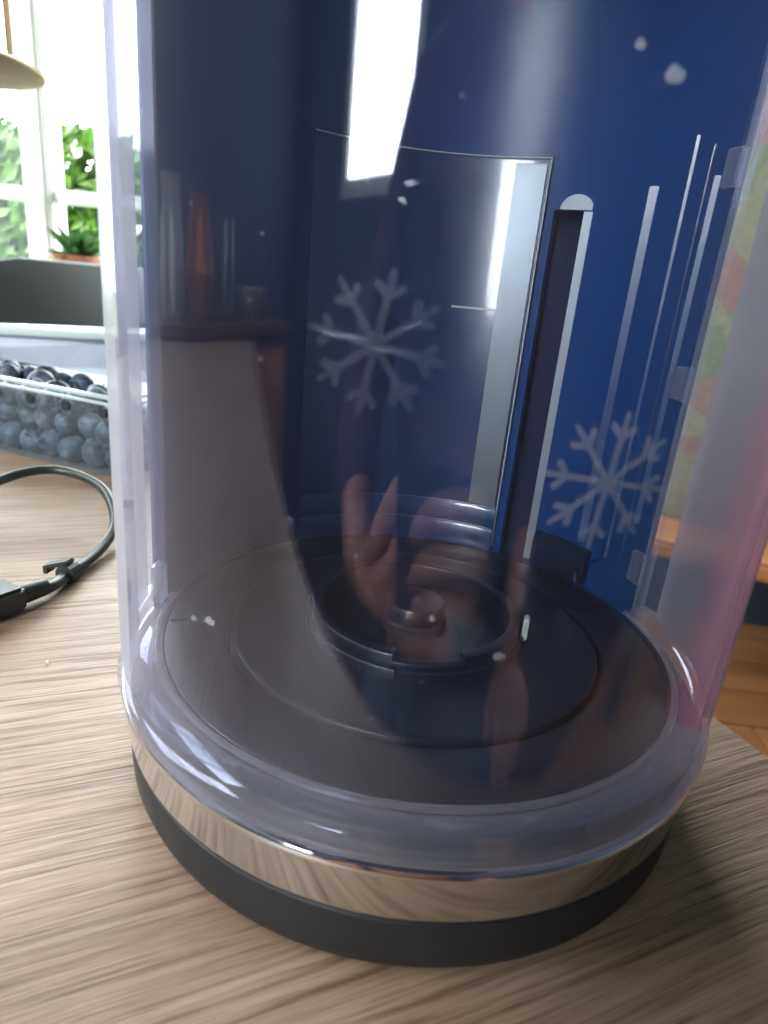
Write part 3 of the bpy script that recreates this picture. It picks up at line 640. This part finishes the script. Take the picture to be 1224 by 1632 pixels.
# ================================================================ the photographer (only mirrored in the plastic)
def skinned(name, nodes, edges, mt, parent=None, sub=2):
    me = bpy.data.meshes.new(name); me.from_pydata([n_[0] for n_ in nodes], edges, []); me.update()
    o = bpy.data.objects.new(name, me); col.objects.link(o); me.materials.append(mt)
    md = o.modifiers.new('skin', 'SKIN'); md.use_smooth_shade = True
    for i, n_ in enumerate(nodes):
        r_ = n_[1]; me.skin_vertices[0].data[i].radius = r_ if isinstance(r_, tuple) else (r_, r_)
    me.skin_vertices[0].data[0].use_root = True
    sb = o.modifiers.new('sub', 'SUBSURF'); sb.levels = sub; sb.render_levels = sub
    if parent: o.parent = parent
    return o
person = empty('person', 'person in a plum jumper holding up a phone, seen only as a reflection', 'person', (0,0,0))
PX = .05
body_n = [((PX,-.62,-.30),(.17,.13)), ((PX,-.63,-.12),(.15,.11)), ((PX,-.62,.10),(.17,.115)), ((PX,-.63,.26),(.13,.09)), ((PX,-.62,.335),(.055,.055)), ((PX,-.59,.41),(.055,.06)), ((PX,-.575,.50),(.08,.095)), ((PX,-.58,.575),(.065,.075)),
          ((PX-.17,-.62,.25),.062), ((PX-.23,-.56,.08),.050), ((PX-.215,-.43,.035),.040), ((PX-.18,-.37,-.03),.030), ((PX-.135,-.290,-.03),.022),
          ((PX+.17,-.62,.25),.062), ((PX+.23,-.56,.08),.050), ((PX+.25,-.54,-.06),.040), ((PX+.20,-.46,-.10),.030), ((PX+.170,-.400,-.13),.022),
          ((PX-.10,-.50,-.30),.085), ((PX-.13,-.20,-.27),.06), ((PX-.13,-.16,-.68),.045), ((PX+.10,-.50,-.30),.085), ((PX+.13,-.20,-.27),.06), ((PX+.13,-.16,-.68),.045)]
body_e = [(0,1),(1,2),(2,3),(3,4),(4,5),(5,6),(6,7),(3,8),(8,9),(9,10),(10,11),(11,12),(3,13),(13,14),(14,15),(15,16),(16,17),(0,18),(18,19),(19,20),(0,21),(21,22),(22,23)]
skinned('body', body_n, body_e, M['skin'], person)
jn = [(n_[0], tuple(x+.012 for x in (n_[1] if isinstance(n_[1], tuple) else (n_[1], n_[1])))) for n_ in body_n]
idx = [0,1,2,3,4,8,9,10,11,13,14,15,16]; mp_ = {a: b for b, a in enumerate(idx)}
skinned('jumper', [jn[i] for i in idx], [(mp_[a], mp_[b]) for a, b in body_e if a in mp_ and b in mp_], M['shirt'], person)
idx = [0,18,19,20,21,22,23]; mp_ = {a: b for b, a in enumerate(idx)}
skinned('trousers', [jn[i] for i in idx], [(mp_[a], mp_[b]) for a, b in body_e if a in mp_ and b in mp_], M['trousers'], person)
bm = bmesh.new(); bmesh.ops.create_uvsphere(bm, u_segments=24, v_segments=16, radius=1)
for v_ in bm.verts:
    v_.co = Vector((v_.co.x*.092, v_.co.y*.105, v_.co.z*.12))
    if v_.co.y > .02 and v_.co.z < .03: v_.co.y = .02 + (v_.co.y-.02)*.1
bmesh.ops.translate(bm, vec=(PX, -.60, .555), verts=bm.verts); link('hair', bm, M['hair'], person, autosmooth=180)
# phone: just behind the lens
ph = empty('phone', 'dark phone held upright in one hand in front of the canister', 'phone'); ph.matrix_world = m.copy()
bm = bmesh.new(); box(bm, (.006, -.045, .0095), (.072, .140, .0080), bev=.0030); link('body', bm, M['phone'], ph)
bm = bmesh.new(); box(bm, (.006, .006, .0046), (.036, .030, .0014), bev=.0004); link('camera_bump', bm, M['lens'], ph)
# hands: palm plus five fingers in one skinned mesh each
def hand(name, wrist, palm, side, fdir, curl, mt=M['skin']):
    n_ = [(wrist, .016), (wrist.lerp(palm, .5), (.019,.013)), (palm, (.022,.011))]; e_ = [(0,1),(1,2)]
    for k in range(4):
        base = palm + side*(.0285-.019*k)*1.0 + fdir*.018; ln_ = (.055,.064,.060,.047)[k]
        d1 = fdir; d2 = (fdir*.75+curl*.65).normalized(); d3 = (fdir*.25+curl*.95).normalized()
        p1 = base + d1*.012; p2 = p1 + d1*ln_*.38; p3 = p2 + d2*ln_*.34; p4 = p3 + d3*ln_*.28; s0 = len(n_)
        n_ += [(p1,.0088), (p2,.0083), (p3,.0077), (p4,.0065)]; e_ += [(2,s0),(s0,s0+1),(s0+1,s0+2),(s0+2,s0+3)]
    s0 = len(n_); t0 = wrist.lerp(palm, .75) + side*.026; t1 = t0 + side*.018 + fdir*.020 + curl*.008; t2 = t1 + side*.004 + fdir*.022 + curl*.012
    n_ += [(t0,.010), (t1,.0092), (t2,.0075)]; e_ += [(1,s0),(s0,s0+1),(s0+1,s0+2)]
    return skinned(name, n_, e_, mt, person)
pc = CAM - Fw*.0095 - Up2*.045 + Rt2*.006
# the left hand holds the phone's lower edge, the right one rests in the lap
hand('hand', Vector((PX-.135,-.290,-.03)), pc - Rt2*.048 - Up2*.072 - Fw*.016, Up2, (Rt2*.5 + Fw*.25 + Up2*.3).normalized(), (Rt2+Fw*.2).normalized())
hand('hand', Vector((PX+.170,-.400,-.13)), Vector((PX+.150,-.345,-.142)), Vector((-1,.2,0)).normalized(), Vector((-.2,1,-.1)).normalized(), Vector((0,.1,-1)).normalized())
# pink cloth on the chair to the right, mirrored in the curved wall
bm = bmesh.new(); rows = []
for i in range(15):
    t = i/14; rows.append([bm.verts.new((.34+.012*math.sin(j*1.3+i*.4)+.06*t, .02+j*.022, .09-.40*t+.008*math.sin(j*.9))) for j in range(14)])
for A, B in zip(rows, rows[1:]):
    for j in range(13): bm.faces.new((A[j], A[j+1], B[j+1], B[j]))
r = bmesh.ops.extrude_face_region(bm, geom=bm.faces[:])
for g in r['geom']:
    if isinstance(g, bmesh.types.BMVert): g.co.x += .003
tag(link('pink_towel', bm, M['pink']), 'pink cotton towel hanging to the right of the table, mirrored in the clear wall', 'towel')

# ---------------------------------------------------------------- made-up sideboard and items, added to mirror as broken streaks in the clear front
sb = empty('sideboard', 'dark wooden sideboard added at the left wall for its reflection in the canister', 'sideboard', (LX+.24, -.45, FZ))
bm = bmesh.new(); box(bm, (0,0,.42), (.42,1.3,.66), bev=.004); link('cabinet', bm, M['brownwood'], sb, smooth=False)
bm = bmesh.new(); box(bm, (.0,0,.765), (.46,1.36,.024), bev=.004); link('top', bm, M['brownwood'], sb, smooth=False)
for y in (-.33, .0, .33):
    bm = bmesh.new(); box(bm, (.218, y*1.3, .42), (.014,.40,.60), bev=.003); d = link('door', bm, M['orangewood'], sb, smooth=False)
    b2 = bmesh.new(); tube(b2, [(.228, y*1.3+.15, .36), (.228, y*1.3+.15, .48)], .006, 8); link('handle', b2, M['pin'], d)
for y in (-.6, .6):
    for x in (-.16, .16):
        bm = bmesh.new(); tube(bm, [(x, y, 0.002), (x, y, .09)], .018, 10); link('leg', bm, M['brownwood'], sb)
def lathed(name, prof, mt, loc, label, cat):
    bm = bmesh.new(); lathe(bm, prof, n=40, s=1); o = link(name, bm, mt); o.location = loc; tag(o, label, cat)
zt = FZ+.778
lathed('jug', [(.0005,0), (.06,0), (.085,.06), (.075,.16), (.045,.22), (.055,.26), (.050,.26), (.040,.22), (.0005,.20)], M['white'], (LX+.26, -.05, zt), 'tall white jug added on the dark sideboard for its mirrored streak', 'jug')
lathed('vase', [(.0005,0), (.045,0), (.095,.09), (.06,.18), (.04,.21), (.05,.23), (.045,.23), (.0005,.18)], M['pot'], (LX+.30, -.32, zt), 'round terracotta vase added on the dark sideboard for its mirrored streak', 'vase')
lathed('tin', [(.0005,0), (.05,0), (.05,.20), (.047,.205), (.0005,.205)], M['silver'], (LX+.24, -.58, zt), 'plain silver tin added on the dark sideboard for its mirrored streak', 'tin')
lathed('bowl', [(.0005,0), (.05,0), (.13,.07), (.125,.072), (.05,.012), (.0005,.010)], M['white'], (LX+.24, -.86, zt), 'wide white bowl added on the dark sideboard for its mirrored streak', 'bowl')

bm = bmesh.new(); bmesh.ops.create_icosphere(bm, subdivisions=1, radius=.0006)
for v_ in bm.verts: v_.co = Vector((v_.co.x*2.2, v_.co.y*.8, v_.co.z*.7))*random.uniform(.8, 1.2)
cr_ = link('crumb', bm, M['pin'], smooth=False); cr_.location = (-.1042, .0041, .0006); cr_.rotation_euler = (0, 0, 2.2); tag(cr_, 'tiny pale crumb on the table left of the chrome band', 'crumb')
